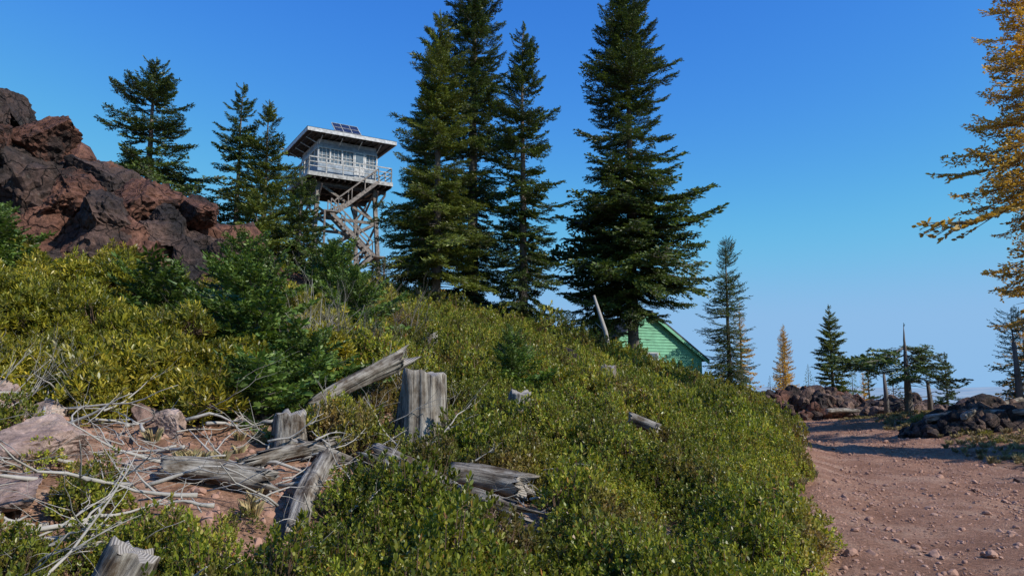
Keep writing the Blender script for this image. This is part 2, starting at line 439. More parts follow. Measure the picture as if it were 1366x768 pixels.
def shrub_mesh(name, mat, R0, Hh, shoots, nl, L, w, seed):
    random.seed(seed); b = MB()
    lob = [random.uniform(0.7, 1.2) for _ in range(7)]
    for i in range(shoots):
        a = random.uniform(0, 2*math.pi); rr = math.sqrt(random.random())
        R1 = R0*lob[int(a/(2*math.pi)*7) % 7]
        x = math.cos(a)*rr*R1; y = math.sin(a)*rr*R1
        z = Hh*(1-rr**2.2)*random.uniform(0.5, 1.25)+0.03
        out = Vector((math.cos(a), math.sin(a), 0))
        d = (out*rr*0.8+Vector((0, 0, 1))+rv()*0.28).normalized()
        p = Vector((x, y, z))
        if random.random() < 0.35:
            b.tube([(x*0.35, y*0.35, 0), (x*0.8, y*0.8, z*0.5), p], [0.006, 0.004, 0.002], 3, 1, False)
        q = d.orthogonal().normalized()
        ph = random.uniform(0, 6.28)
        for k in range(nl):
            ang = ph+k*2.4
            side = Matrix.Rotation(ang, 3, d) @ q
            t = k/nl
            fi = R(25+60*t)+random.uniform(-.2, .2)
            ld = (d*math.cos(fi)+side*math.sin(fi)).normalized()
            nrm = (d*math.sin(fi)-side*math.cos(fi)+rv()*0.25).normalized()
            leaf(b, p-d*t*L*1.1+side*0.003, ld, nrm, L*random.uniform(0.75, 1.15), w*random.uniform(0.85, 1.15))
    return b.mesh(name, [mat, M_twig])

manz = [shrub_mesh('manzanita_clump_%d' % i, M_manz, 0.34, 0.30, 115, 9, 0.034, 0.019, 100+i) for i in range(6)]
chin = [shrub_mesh('chinquapin_clump_%d' % i, M_chin, 0.36, 0.38, 78, 12, 0.078, 0.021, 200+i) for i in range(5)]
LIB_manz = make_lib('manzanita_clumps', manz)
LIB_chin = make_lib('chinquapin_clumps', chin)

def branch_mesh(name, mat, seed, sparse=1.0, droop=0.12, tl=0.06, tw=0.02, step=0.03, side_len=0.40, ntw=17, barkm=None):
    random.seed(seed); b = MB()
    def ax(t): return Vector((t, 0.03*math.sin(t*5+seed), -droop*math.sin(t*2.6)+0.06*t*t))
    b.tube([ax(t) for t in (0, .33, .66, 1)], [0.012, 0.008, 0.005, 0.002], 4, 1, False)
    def tufts(p, d, k):
        up = Vector((0, 0, 1)); s = d.cross(up)
        if s.length < 1e-3: return
        s.normalize()
        for sg in (-1, 1):
            if random.random() > sparse: continue
            dd = (d*random.uniform(0.6, 1.0)+s*sg*random.uniform(0.5, 1.0)+up*random.uniform(-0.35, 0.65)).normalized()
            n = (up+rv()*0.7).normalized()
            leaf(b, p, dd, n, tl*random.uniform(.7, 1.2)*k, tw*random.uniform(.8, 1.2)*k)
    for j in range(ntw):
        t = 0.12+0.86*j/(ntw-1)
        for sg in (-1, 1):
            if random.random() < 0.14: continue
            p = ax(t+random.uniform(-.015, .015)); an = R(random.uniform(36, 64))*sg
            d = Vector((math.cos(an), math.sin(an), random.uniform(-0.3, 0.18))).normalized()
            Lk = side_len*(max(0, 1-t)**0.75)*random.uniform(0.6, 1.15)*(0.45+min(1, t*3)*0.55)+0.05
            s = 0.0; q = p.copy()
            b.tube([p, p+d*Lk+Vector((0, 0, -0.2*Lk*Lk))], [0.004, 0.0015], 3, 1, False)
            while s < Lk:
                q = p+d*s+Vector((0, 0, -0.2*s*s-0.0))
                tufts(q, d, 1.0)
                if s > 0.05 and random.random() < 0.42:
                    a2 = R(random.choice((-1, 1))*random.uniform(35, 60))
                    d2 = Matrix.Rotation(a2, 3, 'Z') @ d
                    for m in range(random.randint(1, 3)): tufts(q+d2*(0.03+0.03*m), d2, 0.85)
                s += step
            tufts(q, d, 1.1)
    for j in range(int(1/step)):
        t = j*step
        if t > 0.25: tufts(ax(t), Vector((1, 0, -0.05)), 1)
    return b.mesh(name, [mat, barkm or M_snag])

def blib(nm, mat, base, **kw):
    ms = [branch_mesh('%s_%d' % (nm, i), mat, base+i, **kw) for i in range(4)]
    kw2 = dict(kw); kw2.update(tl=kw.get('tl', 0.06)*2.1, tw=kw.get('tw', 0.02)*2.1, step=kw.get('step', .03)*2.1, ntw=9)
    ms += [branch_mesh('%s_s%d' % (nm, i), mat, base+10+i, **kw2) for i in range(3)]
    return make_lib(nm, ms)
LB_fir = blib('fir_branch', M_fir, 300, droop=.14)
LB_pine = blib('pine_branch', M_firl, 340, droop=0.02, tl=0.075, tw=0.018)
LB_young = blib('young_fir_branch', M_firy, 380, droop=0.05)
LB_larch = blib('larch_branch', M_larch, 420, sparse=0.6, droop=0.1, tl=0.05, tw=0.024, step=0.035)
LB_thin = blib('thin_branch', M_fir, 460, sparse=0.45, droop=0.16, tl=0.05, tw=0.018)

LOGX = []   # shrub exclusion circles (x,y,r)
def tree(name, x, y, top, Rm, lib, seed, cb=0.08, spacing=0.30, per=5, trad=None, power=0.8, lean=(0, 0), irr=0.25, pitch0=-18, pitch1=45, gap=0.0, flag=None, deadlow=0.0, small=1.3):
    random.seed(seed)
    z0 = H(x, y)-0.15; h = top-z0
    trad = trad or max(0.05, h*0.013+0.03)
    if name == 'fir_sapling': LOGX.append((x, y, Rm*.55)); LOGX.append((x*(1-.5/y), y-.5, Rm*.5))
    b = MB(); n = 12; pts = []; rad = []
    wob = [(random.gauss(0, .02)*h*0.1, random.gauss(0, .02)*h*0.1) for _ in range(n+1)]
    for i in range(n+1):
        t = i/n
        pts.append((lean[0]*t+wob[i][0]*t, lean[1]*t+wob[i][1]*t, h*t)); rad.append(trad*((1-t)**0.9+0.04)*(1.35 if i == 0 else 1))
    b.tube(pts, rad, 9, 0, True, 0.05)
    def cen(t):
        i = min(int(t*n), n-1); f = t*n-i
        return Vector(pts[i]).lerp(Vector(pts[i+1]), f)
    nst = int(h*deadlow)
    for k in range(nst):
        t = random.uniform(0.04, 0.45); a = random.uniform(0, 6.28); c = cen(t); Ls = random.uniform(.3, 1.0)*Rm*0.45
        e = c+Vector((math.cos(a)*Ls, math.sin(a)*Ls, -0.15*Ls))
        b.tube([c, (c+e)/2+Vector((0, 0, 0.03)), e], [0.022, 0.014, 0.005], 4, 0, False)
    o = add_obj(name, b.mesh(name, [M_bark], True), None, (x, y, z0))
    P = []; Ro = []; S = []; I = []
    lob = [random.uniform(1-irr, 1+irr*0.6) for _ in range(40)]
    z = cb*h
    while z < h*0.985:
        t = max(0.0, (z/h-cb)/(1-cb))
        rad_t = Rm*((1-t)**power)*(0.62+0.38*min(1, t/0.14))
        if random.random() < gap: z += spacing*1.5; continue
        off = random.uniform(0, 6.28)
        kk = per if t < 0.9 else max(3, per-2)
        for k in range(kk):
            a = off+k*2*math.pi/kk+random.uniform(-.35, .35)
            if flag is not None:
                da = (a-flag+math.pi) % (2*math.pi)-math.pi
                if abs(da) > 1.0 and random.random() < 0.85: continue
            Lb = rad_t*lob[(int((a % 6.283)*1.2)+int(z*0.8)*5) % 40]*random.uniform(0.55, 1.12)+0.12
            if random.random() < .08: Lb *= 1.25
            zz = max(0.01, z+random.uniform(-.5, .5)*spacing)
            pit = pitch0+(pitch1-pitch0)*t**1.5+random.uniform(-12, 12)
            c = cen(min(0.999, zz/h))
            P.append(c); Ro.append((random.uniform(-.35, .35), -R(pit), a))
            S.append((Lb, Lb*random.uniform(.75, 1.05), Lb*1.0))
            I.append(random.randint(0, 3) if Lb > small else random.randint(4, 6))
        z += spacing*(1-0.35*t)
    P.append(cen(0.97)); Ro.append((0, -R(88), 0)); S.append((h*0.045,)*3); I.append(5)
    scatter('foliage', P, Ro, S, I, lib, o)
    return o

# --- main trees
tree('pine_tree', -3.1, 30, 17.4, 2.6, LB_pine, 1, cb=0.08, power=0.55, deadlow=3, irr=.45, spacing=.32, gap=.06)
tree('fir_tree', -2.0, 37, 26.0, 3.2, LB_fir, 2, cb=0.08, power=0.55, deadlow=1.5, irr=.42, spacing=.33, gap=.04)
tree('fir_tree', 0.5, 33, 18.4, 2.75, LB_fir, 3, cb=0.05, power=0.55, deadlow=2, irr=.45, spacing=.33, gap=.05)
tree('fir_tree', 5.75, 35, 22.6, 3.7, LB_fir, 4, cb=0.16, power=0.6, deadlow=2, irr=.4, per=6, spacing=.33, gap=.03, trad=.27)
tree('fir_tree', 4.3, 37.5, 11.5, 1.8, LB_fir, 5, cb=0.14, power=0.6, deadlow=2, irr=.4)
tree('pine_tree', -4.6, 38, 18.5, 1.8, LB_pine, 6, cb=0.12, power=0.6, irr=.4)
# left group
tree('hemlock_tree', -16.2, 32, 16.3, 3.3, LB_fir, 7, cb=0.05, power=0.6, irr=.45, gap=.08, pitch0=-22, trad=.2)
tree('fir_tree', -12.2, 32, 15.1, 1.5, LB_fir, 8, cb=0.05, power=0.5, irr=.4, gap=.06)
tree('pine_tree', -10.1, 29.5, 13.3, 2.0, LB_pine, 9, cb=0.06, power=0.6, irr=.45, gap=.05, deadlow=2, pitch0=0)
tree('fir_tree', -7.9, 27, 9.4, 1.5, LB_fir, 10, cb=0.03, power=0.6, irr=.35)
tree('fir_tree', -19.3, 25, 14.4, 1.6, LB_pine, 11, cb=0.03, power=0.6)
tree('pine_tree', -9.0, 25.5, 8.3, 1.6, LB_pine, 12, cb=0.03, power=0.6)
tree('fir_tree', -6.2, 26, 6.7, 1.4, LB_pine, 33, cb=0.02, power=0.55, spacing=.22)
# right group
tree('dead_fir_tree', 11.7, 40, 9.7, 1.45, LB_thin, 13, cb=0.08, power=0.45, irr=.5, gap=.06, deadlow=4, spacing=.2, per=7)
tree('larch_tree', 13.9, 45, 6.6, 1.1, LB_larch, 14, cb=0.1)
tree('larch_tree', 22.0, 60, 6.5, 1.5, LB_larch, 15, cb=0.03, power=.7, spacing=.2, per=7)
tree('fir_tree', 21.5, 50, 7.0, 1.9, LB_pine, 16, cb=0.03, power=.75, spacing=.25)
tree('fir_tree', 26.3, 55, 4.1, 1.1, LB_fir, 17, cb=0.03, power=.8)
tree('fir_tree', 26.2, 45, 3.6, 1.5, LB_fir, 18, cb=0.03, power=.8)
tree('larch_tree', 16.3, 22, 17.0, 2.8, LB_larch, 19, cb=0.22, power=.5, irr=.5, gap=.06, deadlow=3, spacing=.33)
tree('thin_fir_tree', 17.6, 26, 4.3, 1.2, LB_thin, 20, cb=0.1, power=.4, irr=.5, deadlow=5, spacing=.22)
tree('fir_tree', 31, 44, 3.2, 1.5, LB_pine, 21, cb=0.03, power=.8)
tree('fir_tree', 27.5, 62, 2.8, 1.3, LB_fir, 31, cb=0.03, power=.8)
tree('larch_tree', 24.5, 52, 2.8, .9, LB_larch, 32, cb=0.03, power=.8)
tree('larch_tree', 19.0, 27.5, 4.2, 1.1, LB_larch, 34, cb=0.1, power=.6)
tree('windswept_tree', 15.9, 30, 4.1, 2.9, LB_fir, 22, cb=0.5, power=0.3, flag=0.0, irr=.6, pitch0=-8, pitch1=8, trad=.17, spacing=.36, per=7, deadlow=4, small=.5, gap=.05)
# trees beside the track further right (their shadows cross the path)
tree('fir_tree', 15.7, 17.0, 7.0, 1.9, LB_fir, 35, cb=0.02, power=.5, spacing=.24)
tree('fir_tree', 20.5, 24.6, 8.5, 2.0, LB_fir, 36, cb=0.02, power=.5, spacing=.26)
tree('fir_tree', 14.5, 13.6, 3.2, 1.0, LB_pine, 37, cb=0.03, power=.6)
# young firs
tree('fir_sapling', 0.0, 13, 2.62, .66, LB_young, 23, cb=0.03, spacing=.11, power=.8, trad=.025, pitch0=5)
tree('fir_sapling', -4.0, 11.3, 3.5, 1.35, LB_young, 24, cb=0.03, spacing=.14, power=.55, trad=.035, pitch0=0)
tree('fir_sapling', -2.9, 10.6, 2.25, 1.05, LB_young, 25, cb=0.02, spacing=.12, power=.5, trad=.03, pitch0=2)
tree('fir_sapling', -4.9, 13.2, 4.3, 1.3, LB_young, 26, cb=0.03, spacing=.16, power=.6, trad=.035, pitch0=0)
tree('fir_sapling', -9.7, 13.6, 4.9, 1.2, LB_young, 27, cb=0.03, spacing=.17, power=.6, trad=.035, pitch0=5)
tree('fir_sapling', -3.4, 15.5, 4.0, 1.3, LB_young, 28, cb=0.03, spacing=.17, power=.6, trad=.04, pitch0=5)
tree('fir_sapling', -3.1, 9.3, 1.9, .95, LB_young, 38, cb=0.02, spacing=.12, power=.5, trad=.03, pitch0=0)
tree('fir_sapling', -5.9, 12.4, 3.6, 1.1, LB_young, 39, cb=0.02, spacing=.14, power=.5, trad=.03, pitch0=0)
tree('fir_sapling', -4.6, 18.5, 5.2, 1.4, LB_young, 40, cb=0.02, spacing=.18, power=.6, trad=.04, pitch0=0)
tree('fir_sapling', 2.2, 30, 4.5, 1.2, LB_thin, 29, cb=0.03, spacing=.17, power=.5, trad=.04, pitch0=5)
tree('fir_sapling', 4.0, 33, 4.6, 1.1, LB_fir, 30, cb=0.03, spacing=.17, power=.5, trad=.05, pitch0=5)

def far_tree(name, seed, mat):
    random.seed(seed); b = MB(); b.tube([(0, 0, 0), (0, 0, 1)], [.012, .002], 5, 1)
    for i in range(700):
        t = random.random()**1.3; a = random.uniform(0, 6.28); rr = 0.17*(1-t)**.8*random.uniform(.3, 1.1)
        p = Vector((math.cos(a)*rr, math.sin(a)*rr, .06+t*.93)); d = Vector((math.cos(a), math.sin(a), random.uniform(-.6, .1))).normalized()
        leaf(b, p, d, (Vector((0, 0, 1))+rv()*.5).normalized(), .05*(1.2-t), .03*(1.2-t))
    return b.mesh(name, [mat, M_bark])
LF = make_lib('far_conifer', [far_tree('far_conifer_%d' % i, 700+i, M_fir) for i in range(4)]+[far_tree('far_conifer_4', 705, M_larch)])
P = []; Ro = []; S = []; I = []
for _ in range(2600):
    a = rng.uniform(R(20), R(125)); rr = 62+ rng.random()**1.5*600
    x = 2+rr*math.cos(a); y = 25+rr*math.sin(a)
    P.append((x, y, 0)); Ro.append((0, 0, rng.uniform(0, 6.28))); s = rng.uniform(5, 11); S.append((s, s, s)); I.append(4 if rng.random() < .15 else rng.integers(0, 4))
for (x, y) in ((19.5, 49), (24, 47), (28.5, 49), (30, 52), (33, 50), (23.5, 56), (29, 57), (18, 52), (17.5, 48), (21, 46), (26, 50), (31.5, 47), (35, 52), (25, 60)):
    P.append((x, y, 0)); Ro.append((0, 0, x)); s = rng.uniform(3.0, 5.4); S.append((s, s, s)); I.append(rng.integers(0, 5))
P = np.array(P); P[:, 2] = Hn(P[:, 0], P[:, 1])-.3
scatter('distant_forest', P, Ro, S, I, LF)

# ------------------------------------------------------------------ logs & stumps
def log_obj(name, p, q, r0, r1, seed, flute=0.12, jag=0.1, seg=18, sides=28, bend=0.03):
    random.seed(seed)
    p = Vector(p); q = Vector(q); d = q-p; L = d.length
    b = MB(); off = Vector((seed*3.1, seed*1.7, 0))
    rings = []
    for i in range(seg+1):
        t = i/seg; ring = []
        bx = bend*L*math.sin(t*3.1); by = bend*.5*L*math.sin(t*5)
        for j in range(sides):
            a = 2*math.pi*j/sides
            c, s = math.cos(a), math.sin(a)
            nz = mnoise.noise(Vector((c*1.6, s*1.6, t*1.2))+off)*flute*1.6+mnoise.noise(Vector((c*5, s*5, t*1.5))+off)*flute*1.1
            crack = -0.16*max(0, mnoise.noise(Vector((c*9, s*9, t*.7))+off)-0.18)*2
            rr = (r0+(r1-r0)*t)*(1+nz+crack)
            z = t*L
            if i == seg: z += jag*mnoise.noise(Vector((c*2.5, s*2.5, 7))+off)*2
            if i == 0: z += -jag*mnoise.noise(Vector((c*2.5, s*2.5, 3))+off)
            ring.append((bx+rr*c, by+rr*s, z))
        rings.append(ring)
    V = [v for rg in rings for v in rg]; F = []
    for i in range(seg):
        for j in range(sides):
            a0 = i*sides+j; a1 = i*sides+(j+1) % sides
            F.append((a0, a1, a1+sides, a0+sides))
    b.raw(V, F, 0)
    for end, rg, t in ((0, rings[0], 0), (1, rings[-1], 1)):
        cx = sum(v[0] for v in rg)/sides; cy = sum(v[1] for v in rg)/sides; cz = sum(v[2] for v in rg)/sides
        prev = rg; n = 4
        for k in range(1, n+1):
            f = 1-k/n
            cur = [(cx+(v[0]-cx)*f, cy+(v[1]-cy)*f, cz+(v[2]-cz)*f+random.uniform(-1, 1)*jag*.12*(1 if k < n else 0)) for v in rg]
            if k < n:
                for j in range(sides):
                    j2 = (j+1) % sides
                    qd = [prev[j], prev[j2], cur[j2], cur[j]]
                    b.poly(qd if end else qd[::-1], 1)
            else:
                for j in range(sides):
                    j2 = (j+1) % sides
                    qd = [prev[j], prev[j2], (cx, cy, cz)]
                    b.poly(qd if end else qd[::-1], 1)
            prev = cur
    me = b.mesh(name, [M_wood, M_cut])
    bm = bmesh.new(); bm.from_mesh(me); bmesh.ops.remove_doubles(bm, verts=bm.verts, dist=0.0005); bm.to_mesh(me); bm.free()
    me.polygons.foreach_set('use_smooth', [True]*len(me.polygons))
    o = add_obj(name, me, None, p)
    o.rotation_mode = 'QUATERNION'; o.rotation_quaternion = d.to_track_quat('Z', 'Y')
    return o

def excl(p, q, r, n=5):
    for k in range(n+1):
        t = k/n; x = p[0]+(q[0]-p[0])*t; y = p[1]+(q[1]-p[1])*t
        LOGX.append((x, y, r)); LOGX.append((x*(1-.3/max(y, .1)), y-.28, r*.8))
def glog(name, x0, y0, x1, y1, r0, r1, seed, dz0=0, dz1=0, ex=.2, **k):
    z0 = H(x0, y0)+r0*.75+dz0; z1 = H(x1, y1)+r1*.75+dz1
    excl((x0, y0), (x1, y1), ex)
    return log_obj(name, (x0, y0, z0), (x1, y1, z1), r0, r1, seed, **k)
def stump(name, x, y, h, r, seed, tilt=(0, 0), ex=.25, **k):
    z = H(x, y)-.1
    excl((x, y), (x, y), ex, 1)
    return log_obj(name, (x, y, z), (x+tilt[0], y+tilt[1], z+h+.1), r*1.12, r*.95, seed, bend=0.0, **k)

glog('fallen_log', -3.2, 6.95, -2.25, 7.1, .105, .115, 41, dz0=.05, dz1=.08)
glog('fallen_log', -1.78, 6.3, -1.88, 7.7, .09, .11, 42, dz0=.05, dz1=.14)
glog('fallen_log', -.6, 7.7, .1, 7.55, .115, .13, 43, dz0=.14, dz1=.14, jag=.12, ex=.28)
glog('split_log', -1.45, 8.0, -.5, 7.35, .10, .07, 44, dz0=.14, dz1=.12, flute=.3, jag=.5)
glog('split_log', -.5, 7.2, .05, 6.9, .085, .07, 45, dz0=.16, dz1=.16, flute=.3, jag=.3, ex=.28)
glog('fallen_log', -2.45, 9.3, -1.5, 10.1, .085, .12, 46, dz0=0.15, dz1=.78, jag=.2, flute=.25)
glog('fallen_log', -2.6, 7.6, -2.0, 8.1, .08, .08, 47, dz0=.02, dz1=.12, flute=.25, jag=.5)
glog('fallen_log', -2.2, 8.0, -1.4, 8.0, .06, .05, 52, flute=.25, jag=.5, dz0=.1)
glog('log_chunk', 1.75, 11.2, 2.15, 11.1, .10, .08, 48, dz0=.3, dz1=.3)
s0 = stump('tree_stump', -1.07, 9.0, .93, .285, 50, ex=.38, flute=.16, jag=.05, seg=26, sides=56)
stump('tree_stump', -2.45, 8.3, .36, .19, 51, jag=.05)
stump('tree_stump', -1.64, 15, .68, .14, 53, ex=.5, jag=.05)
stump('tree_stump', .08, 11, .45, .17, 54, ex=.35, tilt=(.05, 0), jag=.05)
stump('tree_stump', 2.2, 17, .74, .17, 55, ex=.6, jag=.05)
stump('tree_stump', -2.62, 4.85, .36, .17, 56, tilt=(.2, .1), ex=.35, jag=.04)
M_hole = plain('stump_hole', (0.01, 0.008, 0.007), 1.0)
bh = MB()
for (ax_, zz, rr) in ((-1.5, .80, .028), (-1.25, .62, .018), (-1.75, .48, .022), (-1.1, .84, .018), (-1.45, .33, .015)):
    rb = .285*(1.12-.17*zz)
    c = Vector((math.cos(ax_)*rb, math.sin(ax_)*rb, zz)); n = Vector((math.cos(ax_), math.sin(ax_), 0))
    bh.tube([c-n*.1, c+n*.03], [rr, rr*1.1], 10, 0)
add_obj('knot_holes', bh.mesh('knot_holes', [M_hole]), s0)
b = MB(); zz = H(4.0, 30)
b.tube([(4.05, 30, zz-.1), (3.8, 30, zz+1.6), (3.35, 30, zz+3.1)], [.11, .09, .05], 8, 0, True, .1)
b.tube([(3.8, 30, zz+1.6), (3.4, 30.1, zz+2.0)], [.03, .01], 5)
add_obj('leaning_snag', b.mesh('leaning_snag', [M_deadtwig], True))
for (x, y, h) in ((17.0, 34, 2.0), (17.3, 31, 1.4), (19.0, 36, 1.6), (17.3, 25.5, 2.6)):
    b = MB(); zz = H(x, y)
    b.tube([(0, 0, -.1), (.03, 0, h*.5), (-.02, 0, h)], [.12, .1, .06], 8, 0, True, .12)
    for k in range(4):
        a = random.uniform(0, 6.28); z = random.uniform(.3, .95)*h; Ls = random.uniform(.2, .6)
        b.tube([(0, 0, z), (math.cos(a)*Ls, math.sin(a)*Ls, z+random.uniform(-.1, .25))], [.025, .006], 4)
    add_obj('dead_snag', b.mesh('dead_snag', [M_snag], True), None, (x, y, zz))

# ------------------------------------------------------------------ rocks
def rock_vf(seed, sub, planes=14, namp=0.06, lo=.5, hi=.88):
    rg = np.random.default_rng(seed)
    bm = bmesh.new(); bmesh.ops.create_icosphere(bm, subdivisions=sub, radius=1)
    V = np.array([v.co[:] for v in bm.verts]); F = [tuple(v.index for v in f.verts) for f in bm.faces]; bm.free()
    for _ in range(planes):
        n = rg.normal(size=3); n /= np.linalg.norm(n); d = rg.uniform(lo, hi)
        V = V-np.outer(np.maximum(0, V@n-d), n)
    for i in range(len(V)):
        p = Vector(V[i]*2.2)+Vector((seed*1.3, 0, 0))
        k = 1+namp*mnoise.noise(p)*1.5+namp*.8*mnoise.noise(p*2.7)+namp*.6*mnoise.noise(p*6)
        if sub >= 5: k += namp*.6*mnoise.noise(p*13)
        V[i] *= k
    return V, F
def place(V, c, s, rot):
    Mx = np.array(Euler(rot).to_matrix())
    return (V*np.array(s))@Mx.T+np.array(c)

crest = [(-16.5, 18.5, 10.3), (-14.8, 18, 10.1), (-13.4, 18, 9.3), (-12.4, 18, 8.3), (-11.6, 18, 7.4), (-10.8, 18, 7.15), (-10.1, 18, 7.2), (-9.4, 18, 6.7), (-8.7, 18, 6.5), (-8.1, 18, 6.3), (-7.4, 18, 5.5), (-6.8, 17.8, 5.0), (-6.35, 17.5, 4.5)]
bl = MB(); k = 0
random.seed(5)
for i, (cx, cy, cz) in enumerate(crest):
    g = H(cx, cy); hh = cz-g
    lv = max(1, int(round(hh/.95)))
    for j in range(lv+1):
        f = j/(lv)if lv else 0
        topz = g+hh*(1-f*.85)
        s = random.uniform(.5, 1.15)*(0.8+.4*min(1, hh/3))
        yy = cy-0.72*j*random.uniform(.7, 1.3)+random.uniform(-.2, .2)
        xx = cx+random.uniform(-.4, .4)
        sz = s*random.uniform(.7, 1.05)
        V, F = rock_vf(900+k, 5, 12, .10, .38, .82)
        bl.raw(place(V, (xx, yy, topz-sz*.75), (s*random.uniform(1.0, 1.35), s*1.1, sz*1.1), (random.uniform(-.5, .5), random.uniform(-.5, .5), random.uniform(0, 6))), F, 1 if random.random() < .45 else 0); k += 1
    V, F = rock_vf(900+k, 4, 14, .1); k += 1
    bl.raw(place(V, (cx, cy+1.5, g+hh*.3), (1.5, 1.6, hh*.62+.3), (0, 0, random.uniform(0, 6))), F, 0)
for _ in range(110):
    x = random.uniform(-15, -6); y = random.uniform(14.2, 17.6); s = random.uniform(.15, .55)
    V, F = rock_vf(900+k, 4 if s > .35 else 3, 12, .1, .4, .82); k += 1
    bl.raw(place(V, (x, y, H(x, y)+s*.4), (s*1.2, s, s*.8), (random.random()*3, 0, random.random()*6)), F, random.randint(0, 1))
add_obj('rock_outcrop', bl.mesh('rock_outcrop', [M_lava, M_lavad]))

def boulder(x, y, s, seed, dz=0.0, mat=M_boul):
    V, F = rock_vf(seed, 5, 12, .07, .4, .85); b = MB()
    b.raw(place(V, (0, 0, 0), s, (0, 0, seed)), F); o = add_obj('boulder', b.mesh('boulder', [mat]), None, (x, y, H(x, y)+dz))
    LOGX.append((x, y, max(s[0], s[1])*.9)); LOGX.append((x*(1-.4/y), y-.4, max(s[0], s[1])*.7)); return o
boulder(-4.45, 6.95, (.62, .5, .34), 61, .06)
boulder(-4.15, 6.15, (.6, .42, .24), 62, .04)
boulder(-3.75, 8.3, (.26, .24, .22), 63, .08)
boulder(-3.3, 6.4, (.16, .13, .1), 64, .02)
boulder(-5.7, 8.4, (.32, .3, .28), 65, .05)
boulder(-3.1, 7.7, (.14, .12, .1), 68, .02)
boulder(-4.2, 8.6, (.3, .25, .2), 69, .08)
boulder(-5.0, 8.1, (.35, .25, .2), 70, .05)
boulder(-3.6, 7.2, (.13, .1, .09), 49, .02)
boulder(-2.7, 7.4, (.12, .1, .08), 48, .02)
boulder(1.4, 20.5, (.5, .4, .4), 66, .3, M_lavad)
boulder(8.6, 34, (.6, .5, .45), 67, .2, M_lavad)
boulder(10.2, 15.2, (.16, .12, .1), 58, .02, M_rub)
boulder(9.3, 12.2, (.12, .1, .08), 59, .02, M_rub)

def pile(name, cx, cy, rx, ry, hh, n, smin, smax, seed, mats):
    random.seed(seed); b = MB()
    for i in range(n):
        a = random.uniform(0, 6.28); q = math.sqrt(random.random()); x = cx+math.cos(a)*q*rx; y = cy+math.sin(a)*q*ry
        s = random.uniform(smin, smax)*(1.2-.5*q)
        z = H(x, y)+hh*(1-q*q)*random.uniform(.5, 1)*.9
        V, F = rock_vf(seed*100+i, 2 if s < .3 else 3, 11, .07)
        b.raw(place(V, (x, y, z), (s*1.2, s, s*.8), (random.random()*3, random.random()*3, random.random()*6)), F, random.randint(0, len(mats)-1))
    add_obj(name, b.mesh(name, mats))
pile('rock_pile', 15.6, 38.5, 3.6, 1.8, 1.35, 280, .2, .6, 71, [M_rub, M_lavad, M_lava])
pile('rock_pile', 19.5, 37.0, 3.0, 2.0, 1.0, 170, .2, .55, 74, [M_rub, M_lavad])
pile('rock_pile', 14.6, 23.6, 2.3, 1.4, .75, 210, .14, .42, 72, [M_lavad, M_rub])
pile('rock_pile', 17.4, 21.0, 2.2, 1.6, .6, 120, .12, .4, 73, [M_rub, M_lavad])
glog('fallen_log', 12.9, 23.4, 15.8, 22.4, .13, .1, 81, dz0=.4, dz1=.5)
glog('fallen_log', 13.6, 22.6, 16.5, 24.2, .1, .08, 82, dz0=.4, dz1=.7)
glog('fallen_log', 15.2, 36.2, 18.2, 36.8, .12, .09, 83, dz0=.3, dz1=.3)

def pebble(seed):
    V, F = rock_vf(seed, 2, 9, .04); b = MB(); b.raw(V*np.array([1, .85, .6]), F); return b.mesh('pebble_%d' % seed, [M_peb])
LP = make_lib('pebbles', [pebble(800+i) for i in range(6)])
P = []; S = []
for _ in range(20000):
    y = 5+38*rng.random()**1.6; l, r = pedge(np.array([y])); l = l[0]; r = r[0]
    u = rng.random(); x = l+(r-l)*u if rng.random() < .75 else r+rng.normal(0, .9)
    if rng.random() < .45*math.exp(-((u-.3)/.1)**2): continue
    s = .008+.026*rng.random()**2.5+(rng.random() < .05)*rng.uniform(.01, .06)
    P.append((x, y, 0)); S.append(s)
P = np.array(P); P[:, 2] = Hn(P[:, 0], P[:, 1])-.012; S = np.array(S)
scatter('gravel', P, rng.uniform(0, 6.28, (len(P), 3))*np.array([.1, .1, 1]), S, rng.integers(0, 6, len(P)), LP)
P = []; S = []
for _ in range(2600):
    x = rng.uniform(-6.5, -1.2); y = rng.uniform(4.3, 9.2); P.append((x, y, 0)); S.append(.01+.07*rng.random()**4)
P = np.array(P); P[:, 2] = Hn(P[:, 0], P[:, 1]); S = np.array(S)
scatter('loose_stones', P, rng.uniform(0, 6.28, (len(P), 3)), S, rng.integers(0, 6, len(P)), LP)

# ------------------------------------------------------------------ shrubs
def clear(x, y):
    if ((x+4.0)/1.85)**2+((y-6.9)/1.4)**2 < 1:
        return mnoise.noise(Vector((x*1.6, y*1.6, 5))) < .34
    for (a, b_, r_) in LOGX:
        if (x-a)**2+(y-b_)**2 < (r_+.1)**2: return True
    return False
P = []; Ro = []; S = []; I = []
def try_m(x, y, sc):
    l, r = pedge(np.array([y]))
    if x > l[0]-.1: return
    if clear(x, y): return
    if -15.5 < x < -6 and 15.0 < y < 20: return
    if x < -2.2-(y-8)*.25 and 8.2 < y < 15: return
    if y > 9 and mnoise.noise(Vector((x*.55, y*.55, 3))) < -0.42: return
    mound = mnoise.noise(Vector((x*1.1, y*1.1, 11)))
    if mound < -.3 and rng.random() < .6: return
    P.append((x, y, .22*max(0, mound))); Ro.append((rng.normal(0, .15), rng.normal(0, .15), rng.uniform(0, 6.28)))
    s = sc*rng.uniform(.65, 1.25)*(1+.4*mound); S.append((s, s, s*rng.uniform(.8, 1.6))); I.append(rng.integers(0, 6))
for _ in range(3900): try_m(rng.uniform(-7, 6), rng.uniform(3.3, 13), .85)
for _ in range(5600): try_m(rng.uniform(-16, 11), rng.uniform(12, 28), 1.25)
